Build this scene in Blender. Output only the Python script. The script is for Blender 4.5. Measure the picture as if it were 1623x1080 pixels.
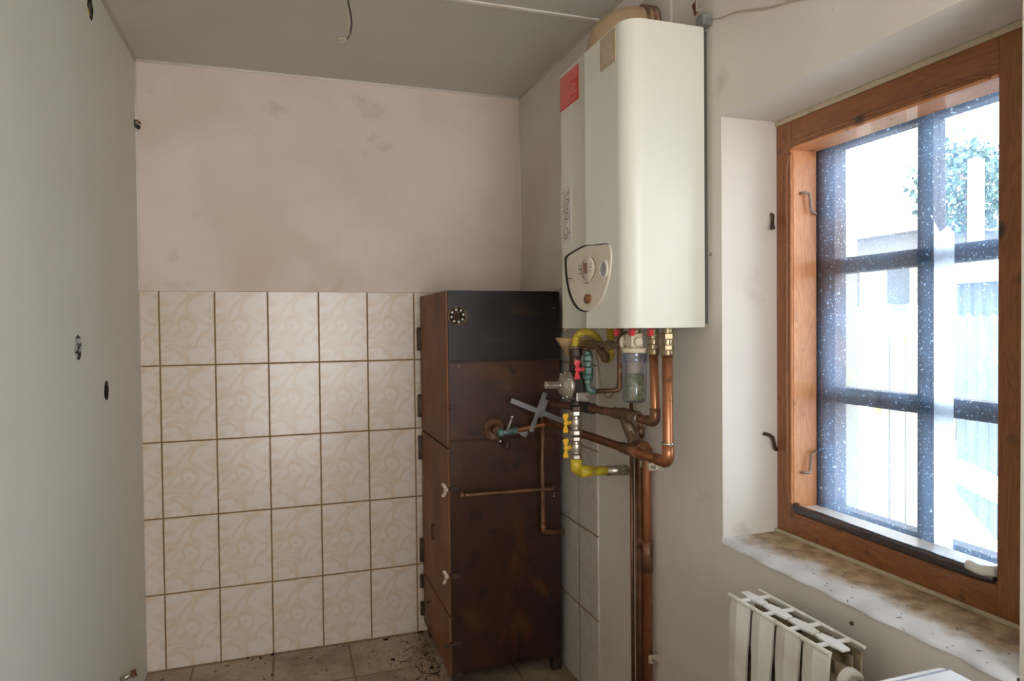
import bpy, bmesh, math, random
from mathutils import Vector, Matrix
from mathutils.geometry import tessellate_polygon
random.seed(7)
V = Vector; PI = math.pi
SC = bpy.context.scene
COL = SC.collection
for o in list(bpy.data.objects): bpy.data.objects.remove(o)

# ---------------------------------------------------------------- camera, sky, sun, exposure
yaw, pit, rol = 0.3228, -0.0199, -0.0102
F = V((math.sin(yaw)*math.cos(pit), math.cos(yaw)*math.cos(pit), math.sin(pit)))
R = V((math.cos(yaw), -math.sin(yaw), 0)); U = R.cross(F)
R2 = math.cos(rol)*R + math.sin(rol)*U; U2 = -math.sin(rol)*R + math.cos(rol)*U
cd = bpy.data.cameras.new('camera'); co = bpy.data.objects.new('camera', cd); COL.objects.link(co)
co.matrix_world = Matrix(((R2.x, U2.x, -F.x, .5174), (R2.y, U2.y, -F.y, -2.9889), (R2.z, U2.z, -F.z, 1.339), (0, 0, 0, 1)))
cd.lens = 1093.2/1623*36; cd.sensor_width = 36; cd.clip_start = .02
SC.camera = co
SC.view_settings.view_transform = 'Standard'; SC.view_settings.look = 'None'
SC.view_settings.gamma = 1; SC.view_settings.exposure = -0.12; SC.view_settings.use_curve_mapping = False
SKY = 8.2; SUN = 14.0; REAR = 8.2
wd = bpy.data.worlds.new('sky'); SC.world = wd; wd.use_nodes = True
nt = wd.node_tree; bg = nt.nodes['Background']
g = nt.nodes.new('ShaderNodeTexGradient'); tc = nt.nodes.new('ShaderNodeTexCoord')
sx = nt.nodes.new('ShaderNodeSeparateXYZ'); nt.links.new(tc.outputs['Generated'], sx.inputs[0])
rp = nt.nodes.new('ShaderNodeValToRGB'); nt.links.new(sx.outputs['Z'], rp.inputs[0])
rp.color_ramp.elements[0].color = (.93, .96, 1.0, 1); rp.color_ramp.elements[0].position = .0
rp.color_ramp.elements[1].color = (.72, .86, 1.0, 1); rp.color_ramp.elements[1].position = .7
nt.links.new(rp.outputs[0], bg.inputs[0]); bg.inputs[1].default_value = SKY
def light(name, kind, loc, d, **k):
    l = bpy.data.lights.new(name, kind); o = bpy.data.objects.new(name, l); COL.objects.link(o)
    o.location = loc; o.rotation_euler = V(d).to_track_quat('-Z', 'Y').to_euler()
    for a, b in k.items(): setattr(l, a, b)
    return o
light('sun', 'SUN', (0, -3, 8), (.55, .35, -.76), energy=SUN, angle=.01, color=(1, .95, .86))
# daylight coming through the doorway behind the camera
light('doorway_daylight', 'AREA', (.80, -4.50, 1.20), (0.02, 1, -.02), energy=REAR, shape='RECTANGLE', size=1.1, size_y=1.8, color=(1.0, .96, .90))
pt = light('window_portal', 'AREA', (1.925, -1.89, 1.33), (-1, 0, 0), energy=1, shape='RECTANGLE', size=.72, size_y=1.04)
pt.data.cycles.is_portal = True

# ---------------------------------------------------------------- materials
def newmat(name):
    m = bpy.data.materials.new(name); m.use_nodes = True
    return m, m.node_tree, m.node_tree.nodes['Principled BSDF']
def c4(c): return (c[0], c[1], c[2], 1)
def mth(nt, op, a, b=None, c=None):
    n = nt.nodes.new('ShaderNodeMath'); n.operation = op
    for i, v in enumerate((a, b, c)):
        if v is None: continue
        if isinstance(v, (int, float)): n.inputs[i].default_value = v
        else: nt.links.new(v, n.inputs[i])
    return n.outputs[0]
def mixc(nt, f, a, b):
    n = nt.nodes.new('ShaderNodeMix'); n.data_type = 'RGBA'
    for i, v in ((0, f), (6, a), (7, b)):
        if isinstance(v, (int, float)): n.inputs[i].default_value = v
        elif isinstance(v, tuple): n.inputs[i].default_value = c4(v)
        else: nt.links.new(v, n.inputs[i])
    return n.outputs[2]
def ramp(nt, f, lo, hi):
    n = nt.nodes.new('ShaderNodeMapRange'); n.inputs[1].default_value = lo; n.inputs[2].default_value = hi
    nt.links.new(f, n.inputs[0]); return n.outputs[0]
def noise(nt, scale, detail=4, dist=0, stretch=None, off=0):
    t = nt.nodes.new('ShaderNodeTexCoord'); mp = nt.nodes.new('ShaderNodeMapping')
    nt.links.new(t.outputs['Object'], mp.inputs[0])
    if stretch: mp.inputs['Scale'].default_value = stretch
    mp.inputs['Location'].default_value = (off, off*1.3, off*.7)
    n = nt.nodes.new('ShaderNodeTexNoise'); n.inputs['Scale'].default_value = scale
    n.inputs['Detail'].default_value = detail; n.inputs['Distortion'].default_value = dist
    nt.links.new(mp.outputs[0], n.inputs['Vector']); return n.outputs['Fac']
def M(name, c1, layers=(), rough=.6, metal=0., bump=None, coat=0., rvar=None, **kw):
    """base colour with stains: layers = (colour, scale, lo, hi, stretch, distortion, detail)"""
    m, nt, b = newmat(name); col = c1
    for i, L in enumerate(layers):
        c, sc, lo, hi = L[:4]; st = L[4] if len(L) > 4 else None; ds = L[5] if len(L) > 5 else 0; dt = L[6] if len(L) > 6 else 5
        col = mixc(nt, ramp(nt, noise(nt, sc, dt, ds, st, 3.1*i), lo, hi), col, c)
    if isinstance(col, tuple): b.inputs['Base Color'].default_value = c4(col)
    else: nt.links.new(col, b.inputs['Base Color'])
    b.inputs['Roughness'].default_value = rough; b.inputs['Metallic'].default_value = metal
    if coat: b.inputs['Coat Weight'].default_value = coat; b.inputs['Coat Roughness'].default_value = .12
    if rvar:
        nt.links.new(mth(nt, 'MULTIPLY_ADD', noise(nt, rvar[0], 3), rvar[1], rough-rvar[1]/2), b.inputs['Roughness'])
    if bump:
        bn = nt.nodes.new('ShaderNodeBump'); bn.inputs['Strength'].default_value = bump[1]; bn.inputs['Distance'].default_value = .004
        nt.links.new(noise(nt, bump[0], 4), bn.inputs['Height']); nt.links.new(bn.outputs[0], b.inputs['Normal'])
    for k, v in kw.items(): b.inputs[k.replace('_', ' ')].default_value = v
    return m
WB = (.62, .55, .48)
m_wall = M('plaster_beige', (.69, .575, .485), [((.61, .47, .36), 1.6, .45, .75), ((.72, .62, .53), 3, .4, .7), ((.47, .36, .25), 4, .66, .80), ((.30, .24, .2), 60, .77, .82)], .75, bump=(30, .08))
m_wallr = M('plaster_warm_grey', (.69, .635, .56), [((.58, .50, .43), 1.5, .45, .75), ((.40, .33, .27), 5, .68, .85), ((.25, .2, .17), 70, .78, .82)], .7, bump=(40, .12))
m_walll = M('plaster_pale', (.74, .725, .66), [((.69, .665, .595), 1.2, .4, .7), ((.5, .44, .37), 6, .7, .9), ((.3, .26, .2), 45, .79, .82)], .6, bump=(12, .1))
m_ceil = M('ceiling_paint', (.60, .56, .50), [((.54, .50, .44), 1.5, .4, .7), ((.22, .20, .17), 55, .76, .8)], .7, bump=(6, .1))
m_bead = M('joint_bead_paint', (.74, .68, .6), [((.6, .5, .38), 8, .5, .8)], .6)
def tilemat(name, axis, w, h, ox, oz, base, swirl, grout, gw=.0028, rough=.22, dirt=None):
    m, nt, b = newmat(name)
    t = nt.nodes.new('ShaderNodeTexCoord'); s = nt.nodes.new('ShaderNodeSeparateXYZ'); nt.links.new(t.outputs['Object'], s.inputs[0])
    def line(v, o, p):
        a = mth(nt, 'PINGPONG', mth(nt, 'SUBTRACT', v, o - 20*p), p/2)
        return ramp(nt, a, gw*.8, gw*1.3)
    g1 = line(s.outputs[axis[0]], ox, w); g2 = line(s.outputs[axis[1]], oz, h)
    g = mth(nt, 'MINIMUM', g1, g2)
    # marbled swirls: rings of a distorted noise
    cv = nt.nodes.new('ShaderNodeCombineXYZ')
    for i, (q, o_, p_) in enumerate(((axis[0], ox, w), (axis[1], oz, h))):
        nt.links.new(mth(nt, 'MODULO', mth(nt, 'SUBTRACT', s.outputs[q], o_-20*p_), p_), cv.inputs[i])
    n_ = nt.nodes.new('ShaderNodeTexNoise'); n_.inputs['Scale'].default_value = 8.5; n_.inputs['Detail'].default_value = .6; n_.inputs['Distortion'].default_value = 1.8
    nt.links.new(cv.outputs[0], n_.inputs['Vector']); rings = mth(nt, 'PINGPONG', mth(nt, 'MULTIPLY', n_.outputs['Fac'], 3.6), .5)
    n2 = nt.nodes.new('ShaderNodeTexNoise'); n2.inputs['Scale'].default_value = 16; n2.inputs['Detail'].default_value = 3; nt.links.new(cv.outputs[0], n2.inputs['Vector'])
    sw = ramp(nt, mth(nt, 'MULTIPLY', rings, mth(nt, 'MULTIPLY', n2.outputs['Fac'], 2.0)), .12, .62)
    col = mixc(nt, sw, base, swirl)
    if dirt:
        col = mixc(nt, ramp(nt, noise(nt, 5, 6, .6, None, 2), .42, .75), col, dirt)
        col = mixc(nt, ramp(nt, noise(nt, 38, 5, 0, None, 8), .62, .72), col, (.06, .045, .03))
    gc = mixc(nt, noise(nt, 14, 3), grout, (grout[0]*.55, grout[1]*.5, grout[2]*.45))
    col = mixc(nt, g, gc, col); nt.links.new(col, b.inputs['Base Color'])
    nt.links.new(mth(nt, 'SUBTRACT', .85, mth(nt, 'MULTIPLY', g, .85-rough)), b.inputs['Roughness'])
    bn = nt.nodes.new('ShaderNodeBump'); bn.inputs['Strength'].default_value = .5; bn.inputs['Distance'].default_value = .003
    nt.links.new(g, bn.inputs['Height']); nt.links.new(bn.outputs[0], b.inputs['Normal'])
    return m
m_tb = tilemat('wall_tiles_back', 'XZ', .2, .3, .067, .0, (.67, .575, .48), (.615, .455, .30), (.30, .18, .065))
m_tr = tilemat('wall_tiles_right', 'YZ', .2, .3, -.645, .0, (.64, .59, .54), (.58, .50, .42), (.30, .20, .11))
m_floor = tilemat('floor_tiles', 'XY', .3, .3, .167, -.308, (.46, .36, .26), (.40, .29, .19), (.36, .24, .13), .004, .5, (.22, .15, .09))
m_white = M('boiler_enamel', (.73, .705, .60), [((.68, .635, .51), 3, .5, .8), ((.33, .24, .15), 60, .76, .80)], .40, coat=.12)
m_boilback = M('shaded_backplate', (.09, .085, .075), [], .5, .3)  # darkened: the shadow strip beside the casing is put into the colour
m_panelp = M('control_panel_plastic', (.70, .63, .50), [((.60, .5, .36), 8, .5, .8)], .4)
m_dark = M('dark_gap', (.012, .01, .009), [], .8)
m_lcd = M('lcd_brown', (.22, .09, .06), [], .2)
m_gaugef = M('gauge_face', (.42, .42, .44), [((.1, .1, .11), 160, .6, .65)], .25)
m_badge = M('badge_copper', (.32, .15, .07), [], .4, .4)
m_ink = M('printed_ink', (.12, .10, .085), [], .7)
m_redst = M('red_sticker', (.62, .035, .03), [], .4)
m_pinkl = M('sticker_print', (.80, .45, .42), [], .5)
m_beige = M('beige_sticker', (.50, .37, .25), [((.38, .26, .16), 20, .4, .7)], .5)
m_beigel = M('beige_sticker_print', (.63, .54, .43), [], .5)
m_paper = M('instruction_sheet', (.66, .61, .55), [], .5)
m_copper = M('copper', (.52, .22, .105), [((.30, .12, .06), 14, .4, .7, (1, 1, .25)), ((.13, .07, .045), 30, .6, .8)], .36, .85, rvar=(25, .3))
m_copperd = M('old_copper', (.26, .12, .065), [((.12, .065, .04), 18, .4, .7), ((.10, .17, .12), 40, .68, .8)], .45, .7, rvar=(25, .3))
m_brass = M('brass', (.40, .31, .18), [((.20, .14, .08), 30, .42, .65)], .36, .85, rvar=(30, .3))
m_brassd = M('dull_bronze', (.20, .13, .075), [((.09, .06, .035), 40, .4, .7)], .48, .7)
m_chrome = M('chrome', (.62, .60, .56), [((.35, .31, .25), 50, .5, .8)], .25, .95)
m_nickel = M('nickel_fitting', (.50, .45, .38), [((.22, .18, .13), 60, .5, .75)], .35, .9)
m_alu = M('cast_aluminium', (.48, .44, .36), [((.33, .29, .22), 30, .4, .7)], .38, .8, bump=(120, .2))
m_iron = M('dark_iron', (.060, .042, .032), [((.14, .08, .045), 25, .5, .75)], .55, .6)
m_red = M('red_handle', (.72, .05, .06), [((.85, .45, .45), 30, .60, .75)], .35)
m_yelh = M('yellow_handle', (.85, .47, .02), [((.9, .7, .3), 40, .66, .8)], .35)
m_yelpipe = M('yellow_painted_pipe', (.62, .45, .03), [((.28, .17, .03), 25, .55, .75)], .35)
m_yelhose = M('yellow_hose_sleeve', (.60, .45, .035), [((.35, .25, .03), 20, .5, .8)], .38)
m_verdi = M('verdigris_brass', (.09, .18, .15), [((.32, .30, .24), 75, .52, .66), ((.05, .12, .10), 35, .6, .8)], .5, .4)
m_grey = M('grey_steel', (.30, .30, .29), [((.16, .14, .12), 18, .5, .75)], .45, .5)
m_funnel = M('amber_funnel_plastic', (.70, .47, .22), [((.5, .27, .09), 12, .45, .7)], .4, Transmission_Weight=.25)
m_rubber = M('beige_tube', (.42, .34, .24), [], .5)
m_cream = M('cream_plastic', (.66, .56, .42), [((.45, .33, .2), 16, .45, .75)], .5)
m_rust = M('rust_scale', (.14, .055, .022), [((.35, .24, .16), 25, .6, .72), ((.08, .04, .02), 18, .5, .7)], .85, bump=(60, .8))
m_stovef = M('stove_orange_brown', (.20, .070, .015), [((.11, .036, .011), 4, .4, .75, (1, 1, .5)), ((.42, .18, .06), 7, .6, .85, (1, 1, .3)), ((.03, .018, .012), 12, .66, .8)], .6, .0, rvar=(8, .3))
m_stoves = M('stove_dark_brown', (.060, .024, .014), [((.028, .013, .010), 3, .4, .68, (1, 1, .5)), ((.13, .046, .014), 4.5, .52, .75, (1, 1, .7), .8), ((.10, .075, .06), 7, .66, .85), ((.02, .012, .010), 16, .6, .75), ((.35, .28, .2), 75, .765, .79)], .36, .25, rvar=(7, .3))
m_stoveu = M('stove_soot_panel', (.014, .009, .007), [((.060, .03, .012), 4, .58, .8, (1, 1, 2), 1.2), ((.3, .25, .2), 70, .785, .8)], .35, .25, rvar=(6, .3))
m_wing = M('pale_wing_nut', (.62, .50, .38), [((.3, .17, .09), 60, .5, .7)], .6, .3)
m_pine = None
def woodmat(name, a, b_, c, stretch, rough=.42):
    m, nt, b = newmat(name)
    t = nt.nodes.new('ShaderNodeTexCoord'); mp = nt.nodes.new('ShaderNodeMapping'); nt.links.new(t.outputs['Object'], mp.inputs[0])
    mp.inputs['Scale'].default_value = stretch
    n = nt.nodes.new('ShaderNodeTexNoise'); n.inputs['Scale'].default_value = 9; n.inputs['Detail'].default_value = 3; n.inputs['Distortion'].default_value = .8
    nt.links.new(mp.outputs[0], n.inputs['Vector'])
    r = mth(nt, 'PINGPONG', mth(nt, 'MULTIPLY', n.outputs['Fac'], 9), .5)
    col = mixc(nt, ramp(nt, r, .0, .5), a, b_)
    vo = nt.nodes.new('ShaderNodeTexVoronoi'); vo.inputs['Scale'].default_value = 7.5; nt.links.new(t.outputs['Object'], vo.inputs['Vector'])
    col = mixc(nt, ramp(nt, vo.outputs['Distance'], .17, .10), col, c)
    col = mixc(nt, ramp(nt, noise(nt, 22, 5), .64, .78), col, (c[0]*1.6, c[1]*1.5, c[2]*1.4))
    nt.links.new(col, b.inputs['Base Color']); b.inputs['Roughness'].default_value = rough; b.inputs['Coat Weight'].default_value = .25
    bn = nt.nodes.new('ShaderNodeBump'); bn.inputs['Strength'].default_value = .15; bn.inputs['Distance'].default_value = .002
    nt.links.new(r, bn.inputs['Height']); nt.links.new(bn.outputs[0], b.inputs['Normal'])
    return m
m_woodv = woodmat('varnished_pine_upright', (.30, .105, .030), (.21, .068, .020), (.04, .016, .008), (3, 3, .45))
m_woodh = woodmat('varnished_pine_rail', (.30, .105, .030), (.21, .068, .020), (.04, .016, .008), (3, .45, 3))
m_woodlit = woodmat('daylit_pine_jamb', (.74, .34, .15), (.66, .27, .11), (.22, .08, .03), (3, 3, .4), .55)  # brighter than the frame pine: daylight on the jamb put into the colour
m_sash = M('weathered_dark_sash', (.085, .045, .032), [((.05, .04, .04), 8, .4, .7, (1, 1, .3)), ((.16, .085, .06), 12, .6, .8)], .6)
m_seal = M('dark_seal_strip', (.035, .022, .022), [((.06, .04, .04), 9, .5, .7)], .25, coat=.5)
m_caulk = M('yellowed_caulk', (.50, .41, .28), [((.33, .25, .15), 20, .5, .8)], .7)
m_steelh = M('painted_hook', (.36, .27, .21), [((.2, .14, .1), 40, .5, .8)], .5, .4)
def sillmat():
    m, nt, b = newmat('dirty_painted_sill')
    t = nt.nodes.new('ShaderNodeTexCoord'); s = nt.nodes.new('ShaderNodeSeparateXYZ'); nt.links.new(t.outputs['Object'], s.inputs[0])
    n = noise(nt, 12, 5)
    edge = mth(nt, 'ADD', s.outputs['X'], mth(nt, 'MULTIPLY', mth(nt, 'SUBTRACT', n, .5), .16))
    f = ramp(nt, edge, 1.588-1.728, 1.645-1.728)
    dirt = mixc(nt, ramp(nt, noise(nt, 30, 5, 0, None, 4), .4, .65), (.46, .33, .20), (.25, .16, .09))
    col = mixc(nt, f, (.84, .86, .88), dirt)
    col = mixc(nt, ramp(nt, noise(nt, 70, 4, 0, None, 6), .66, .72), col, (.07, .05, .035))
    nt.links.new(col, b.inputs['Base Color']); b.inputs['Roughness'].default_value = .35
    bn = nt.nodes.new('ShaderNodeBump'); bn.inputs['Strength'].default_value = .3; bn.inputs['Distance'].default_value = .004
    nt.links.new(noise(nt, 25, 5), bn.inputs['Height']); nt.links.new(bn.outputs[0], b.inputs['Normal'])
    return m
m_sill = sillmat()
def glassmat():
    m, nt, b = newmat('dirty_window_glass')
    out = [n for n in nt.nodes if n.type == 'OUTPUT_MATERIAL'][0]
    tr = nt.nodes.new('ShaderNodeBsdfTransparent'); tr.inputs[0].default_value = (.97, .985, 1, 1)
    tl = nt.nodes.new('ShaderNodeBsdfTranslucent'); nt.links.new(mixc(nt, mth(nt, 'MAXIMUM', ramp(nt, noise(nt, 115, 2, 0), .685, .71), ramp(nt, noise(nt, 210, 2, 0, None, 3), .67, .70)), (.42, .66, 1.), (.82, .91, 1.)), tl.inputs[0])
    gl = nt.nodes.new('ShaderNodeBsdfGlossy'); gl.inputs['Roughness'].default_value = .03
    base = mth(nt, 'MULTIPLY', ramp(nt, noise(nt, 3.5, 3, .5), .36, .62), .11)
    sp = ramp(nt, noise(nt, 115, 2, 0), .685, .71)
    sp2 = ramp(nt, noise(nt, 210, 2, 0, None, 3), .67, .70)
    sc = ramp(nt, noise(nt, 22, 4, 1.2, (1, .35, 3), 7), .67, .72)
    f = mth(nt, 'ADD', mth(nt, 'ADD', base, .03), mth(nt, 'ADD', mth(nt, 'MULTIPLY', sp, .55), mth(nt, 'ADD', mth(nt, 'MULTIPLY', sp2, .45), mth(nt, 'MULTIPLY', sc, .07))))
    mx = nt.nodes.new('ShaderNodeMixShader'); nt.links.new(f, mx.inputs[0]); nt.links.new(tr.outputs[0], mx.inputs[1]); nt.links.new(tl.outputs[0], mx.inputs[2])
    fr = nt.nodes.new('ShaderNodeFresnel'); fr.inputs[0].default_value = 1.3
    m2 = nt.nodes.new('ShaderNodeMixShader'); nt.links.new(fr.outputs[0], m2.inputs[0]); nt.links.new(mx.outputs[0], m2.inputs[1]); nt.links.new(gl.outputs[0], m2.inputs[2])
    nt.links.new(m2.outputs[0], out.inputs[0]); return m
m_glass = glassmat()
def panemat():
    m, nt, b = newmat('outer_pane_glass'); out = [n for n in nt.nodes if n.type == 'OUTPUT_MATERIAL'][0]
    tr = nt.nodes.new('ShaderNodeBsdfTransparent'); gl = nt.nodes.new('ShaderNodeBsdfGlossy'); gl.inputs['Roughness'].default_value = .02
    mx = nt.nodes.new('ShaderNodeMixShader'); mx.inputs[0].default_value = .05; nt.links.new(tr.outputs[0], mx.inputs[1]); nt.links.new(gl.outputs[0], mx.inputs[2])
    nt.links.new(mx.outputs[0], out.inputs[0]); return m
m_pane = panemat()
def stripmat():
    m, nt, b = newmat('milky_translucent')
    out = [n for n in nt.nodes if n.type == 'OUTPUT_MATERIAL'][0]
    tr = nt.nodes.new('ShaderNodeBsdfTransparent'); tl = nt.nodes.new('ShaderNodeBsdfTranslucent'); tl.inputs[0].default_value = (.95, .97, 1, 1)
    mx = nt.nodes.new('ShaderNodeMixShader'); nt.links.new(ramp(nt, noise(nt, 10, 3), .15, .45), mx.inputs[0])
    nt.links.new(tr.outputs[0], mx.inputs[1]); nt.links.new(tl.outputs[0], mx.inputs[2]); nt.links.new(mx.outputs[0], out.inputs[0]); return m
m_strip = stripmat()
def bowlmat():
    m, nt, b = newmat('clear_filter_bowl')
    out = [n for n in nt.nodes if n.type == 'OUTPUT_MATERIAL'][0]
    tr = nt.nodes.new('ShaderNodeBsdfTransparent'); tr.inputs[0].default_value = (.80, .82, .88, 1)
    gl = nt.nodes.new('ShaderNodeBsdfGlossy'); gl.inputs['Roughness'].default_value = .12; gl.inputs[0].default_value = (.8, .85, 1, 1)
    lw = nt.nodes.new('ShaderNodeLayerWeight'); lw.inputs[0].default_value = .35
    mx = nt.nodes.new('ShaderNodeMixShader'); nt.links.new(mth(nt, 'MULTIPLY_ADD', lw.outputs['Facing'], .55, .10), mx.inputs[0])
    nt.links.new(tr.outputs[0], mx.inputs[1]); nt.links.new(gl.outputs[0], mx.inputs[2]); nt.links.new(mx.outputs[0], out.inputs[0]); return m
m_bowl = bowlmat()
m_media = M('filter_crystals', (.15, .19, .07), [((.34, .30, .16), 90, .45, .6), ((.10, .13, .06), 60, .55, .7)], .7, bump=(200, 1))
m_mediat = M('filter_core', (.50, .40, .30), [], .6)
m_rad = M('radiator_enamel', (.82, .79, .72), [((.62, .54, .42), 9, .5, .8), ((.10, .07, .05), 42, .77, .79)], .35)
m_radin = M('radiator_inner_dust', (.40, .32, .20), [((.14, .10, .055), 20, .42, .62)], .6)
m_app = M('appliance_white', (.80, .81, .82), [], .3)
m_appd = M('appliance_seam', (.30, .35, .48), [], .5)
m_hole = M('plaster_hole', (.035, .03, .026), [((.45, .42, .37), 45, .50, .6)], .9, bump=(60, 1))
m_holed = M('black_hole', (.02, .017, .013), [((.12, .09, .05), 50, .55, .7)], .9)
m_rubble = M('plaster_rubble', (.50, .46, .40), [((.2, .17, .13), 40, .5, .7)], .9)
m_wireb = M('dark_cable', (.05, .04, .03), [], .6)
m_wirey = M('yellow_wire', (.65, .45, .04), [], .5)
m_flue = M('flue_enamel', (.42, .29, .17), [((.30, .19, .10), 6, .4, .7, (1, 1, .4)), ((.12, .06, .03), 14, .68, .8)], .5)
m_flued = M('flue_joint', (.13, .06, .035), [((.3, .13, .09), 30, .5, .7)], .6)
m_ros = M('wall_rosette', (.50, .45, .38), [], .5)
m_soot = M('floor_debris', (.018, .014, .011), [((.10, .07, .045), 60, .5, .7)], .95)

# ---------------------------------------------------------------- mesh helpers
class MB:
    def __init__(s): s.bm = bmesh.new(); s.mi = 0
    def _f(s, vs, smooth=False):
        try: f = s.bm.faces.new(vs)
        except ValueError: return None
        f.material_index = s.mi; f.smooth = smooth; return f
    def box(s, a, b, rot=None):
        x0, y0, z0 = a; x1, y1, z1 = b
        P = [V(q) for q in ((x0,y0,z0),(x1,y0,z0),(x1,y1,z0),(x0,y1,z0),(x0,y0,z1),(x1,y0,z1),(x1,y1,z1),(x0,y1,z1))]
        if rot:
            c = (V(a)+V(b))/2; P = [c + rot @ (q-c) for q in P]
        v = [s.bm.verts.new(q) for q in P]
        for q in ((0,3,2,1),(4,5,6,7),(0,1,5,4),(1,2,6,5),(2,3,7,6),(3,0,4,7)): s._f([v[i] for i in q])
        return s
    def prism(s, pts, axis, a, b, smooth=False):
        """polygon pts in the plane perpendicular to axis, extruded from a to b along it"""
        def P(q, t):
            return V((t, q[0], q[1])) if axis == 'X' else V((q[0], t, q[1])) if axis == 'Y' else V((q[0], q[1], t))
        A = [s.bm.verts.new(P(q, a)) for q in pts]; B = [s.bm.verts.new(P(q, b)) for q in pts]
        n = len(pts)
        for i in range(n): s._f([A[i], A[(i+1) % n], B[(i+1) % n], B[i]], smooth)
        s._f(A[::-1]); s._f(B); return s
    def tube(s, pts, r, seg=14, bend=0., smooth=True, caps=True, rf=None, step=None):
        P = [V(q) for q in pts]
        if bend > 0 and len(P) > 2:
            Q = [P[0]]
            for i in range(1, len(P)-1):
                a = P[i-1]-P[i]; b = P[i+1]-P[i]; la, lb = a.length, b.length
                d = min(bend, la*.49, lb*.49); p0 = P[i]+a/la*d; p1 = P[i]+b/lb*d
                for k in range(7):
                    t = k/6; Q.append(p0*(1-t)**2 + P[i]*2*t*(1-t) + p1*t*t)
            Q.append(P[-1]); P = Q
        if step:
            Q = [P[0]]
            for i in range(1, len(P)):
                L = (P[i]-P[i-1]).length; n = max(1, int(L/step))
                for k in range(1, n+1): Q.append(P[i-1].lerp(P[i], k/n))
            P = Q
        rings = []; acc = 0
        t0 = (P[1]-P[0]).normalized(); u = t0.orthogonal().normalized()
        for i, p in enumerate(P):
            if i == 0: t = (P[1]-P[0])
            elif i == len(P)-1: t = P[i]-P[i-1]
            else: t = (P[i+1]-P[i]).normalized()+(P[i]-P[i-1]).normalized()
            if t.length < 1e-9: t = t0
            t = t.normalized()
            u = (u - t*u.dot(t)).normalized(); w = t.cross(u)
            if i: acc += (P[i]-P[i-1]).length
            rr = rf(acc, i/(len(P)-1)) if rf else r
            rings.append([s.bm.verts.new(p + (u*math.cos(2*PI*k/seg) + w*math.sin(2*PI*k/seg))*rr) for k in range(seg)])
        for a, b in zip(rings, rings[1:]):
            for k in range(seg): s._f([a[k], a[(k+1) % seg], b[(k+1) % seg], b[k]], smooth)
        if caps: s._f(rings[0][::-1]); s._f(rings[-1])
        return s
    def cyl(s, a, b, r, seg=20, smooth=True): return s.tube([a, b], r, seg, smooth=smooth)
    def hexn(s, a, b, r): return s.tube([a, b], r, 6, smooth=False)
    def lathe(s, prof, org, ax, seg=28, smooth=True, closed=False):
        """profile of (distance along ax, radius)"""
        org = V(org); ax = V(ax).normalized(); u = ax.orthogonal().normalized(); w = ax.cross(u); rings = []
        for h, r in prof:
            rings.append([s.bm.verts.new(org+ax*h+(u*math.cos(2*PI*k/seg)+w*math.sin(2*PI*k/seg))*max(r, 1e-5)) for k in range(seg)])
        for a, b in zip(rings, rings[1:]):
            for k in range(seg): s._f([a[k], a[(k+1) % seg], b[(k+1) % seg], b[k]], smooth)
        return s
    def ball(s, c, r, sc=(1, 1, 1), seg=12, jit=0):
        c = V(c); rings = []
        n = seg//2
        for i in range(1, n):
            th = PI*i/n
            rings.append([s.bm.verts.new(c+V((math.sin(th)*math.cos(2*PI*k/seg)*sc[0], math.sin(th)*math.sin(2*PI*k/seg)*sc[1], math.cos(th)*sc[2]))*r*(1+random.uniform(-jit, jit))) for k in range(seg)])
        t = s.bm.verts.new(c+V((0, 0, r*sc[2]))); b = s.bm.verts.new(c-V((0, 0, r*sc[2])))
        for k in range(seg):
            s._f([t, rings[0][k], rings[0][(k+1) % seg]], jit == 0); s._f([b, rings[-1][(k+1) % seg], rings[-1][k]], jit == 0)
        for a, q in zip(rings, rings[1:]):
            for k in range(seg): s._f([a[k], q[k], q[(k+1) % seg], a[(k+1) % seg]], jit == 0)
        return s
    def build(s, name, mats, parent=None, bevel=0, bseg=2):
        bmesh.ops.recalc_face_normals(s.bm, faces=s.bm.faces)
        off = V(parent['_w']) if parent is not None else V((0, 0, 0))
        for v in s.bm.verts: v.co -= off
        me = bpy.data.meshes.new(name); s.bm.to_mesh(me); s.bm.free()
        for m in (mats if isinstance(mats, (list, tuple)) else [mats]): me.materials.append(m)
        o = bpy.data.objects.new(name, me); COL.objects.link(o)
        if parent is not None: o.parent = parent
        o['_w'] = tuple(off)
        if bevel:
            b = o.modifiers.new('bevel', 'BEVEL'); b.width = bevel; b.segments = bseg; b.limit_method = 'ANGLE'; b.angle_limit = .7
        return o
def thing(name, label, cat, loc, group=None, kind=None):
    o = bpy.data.objects.new(name, None); COL.objects.link(o); o.location = loc; o['_w'] = tuple(loc); o.empty_display_size = .05
    if label: o['label'] = label
    if cat: o['category'] = cat
    if group: o['group'] = group
    if kind: o['kind'] = kind
    return o
def tag(o, label, cat, group=None, kind=None):
    o['label'] = label; o['category'] = cat
    if group: o['group'] = group
    if kind: o['kind'] = kind
    return o
def struct(o): o['kind'] = 'structure'; return o

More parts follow.
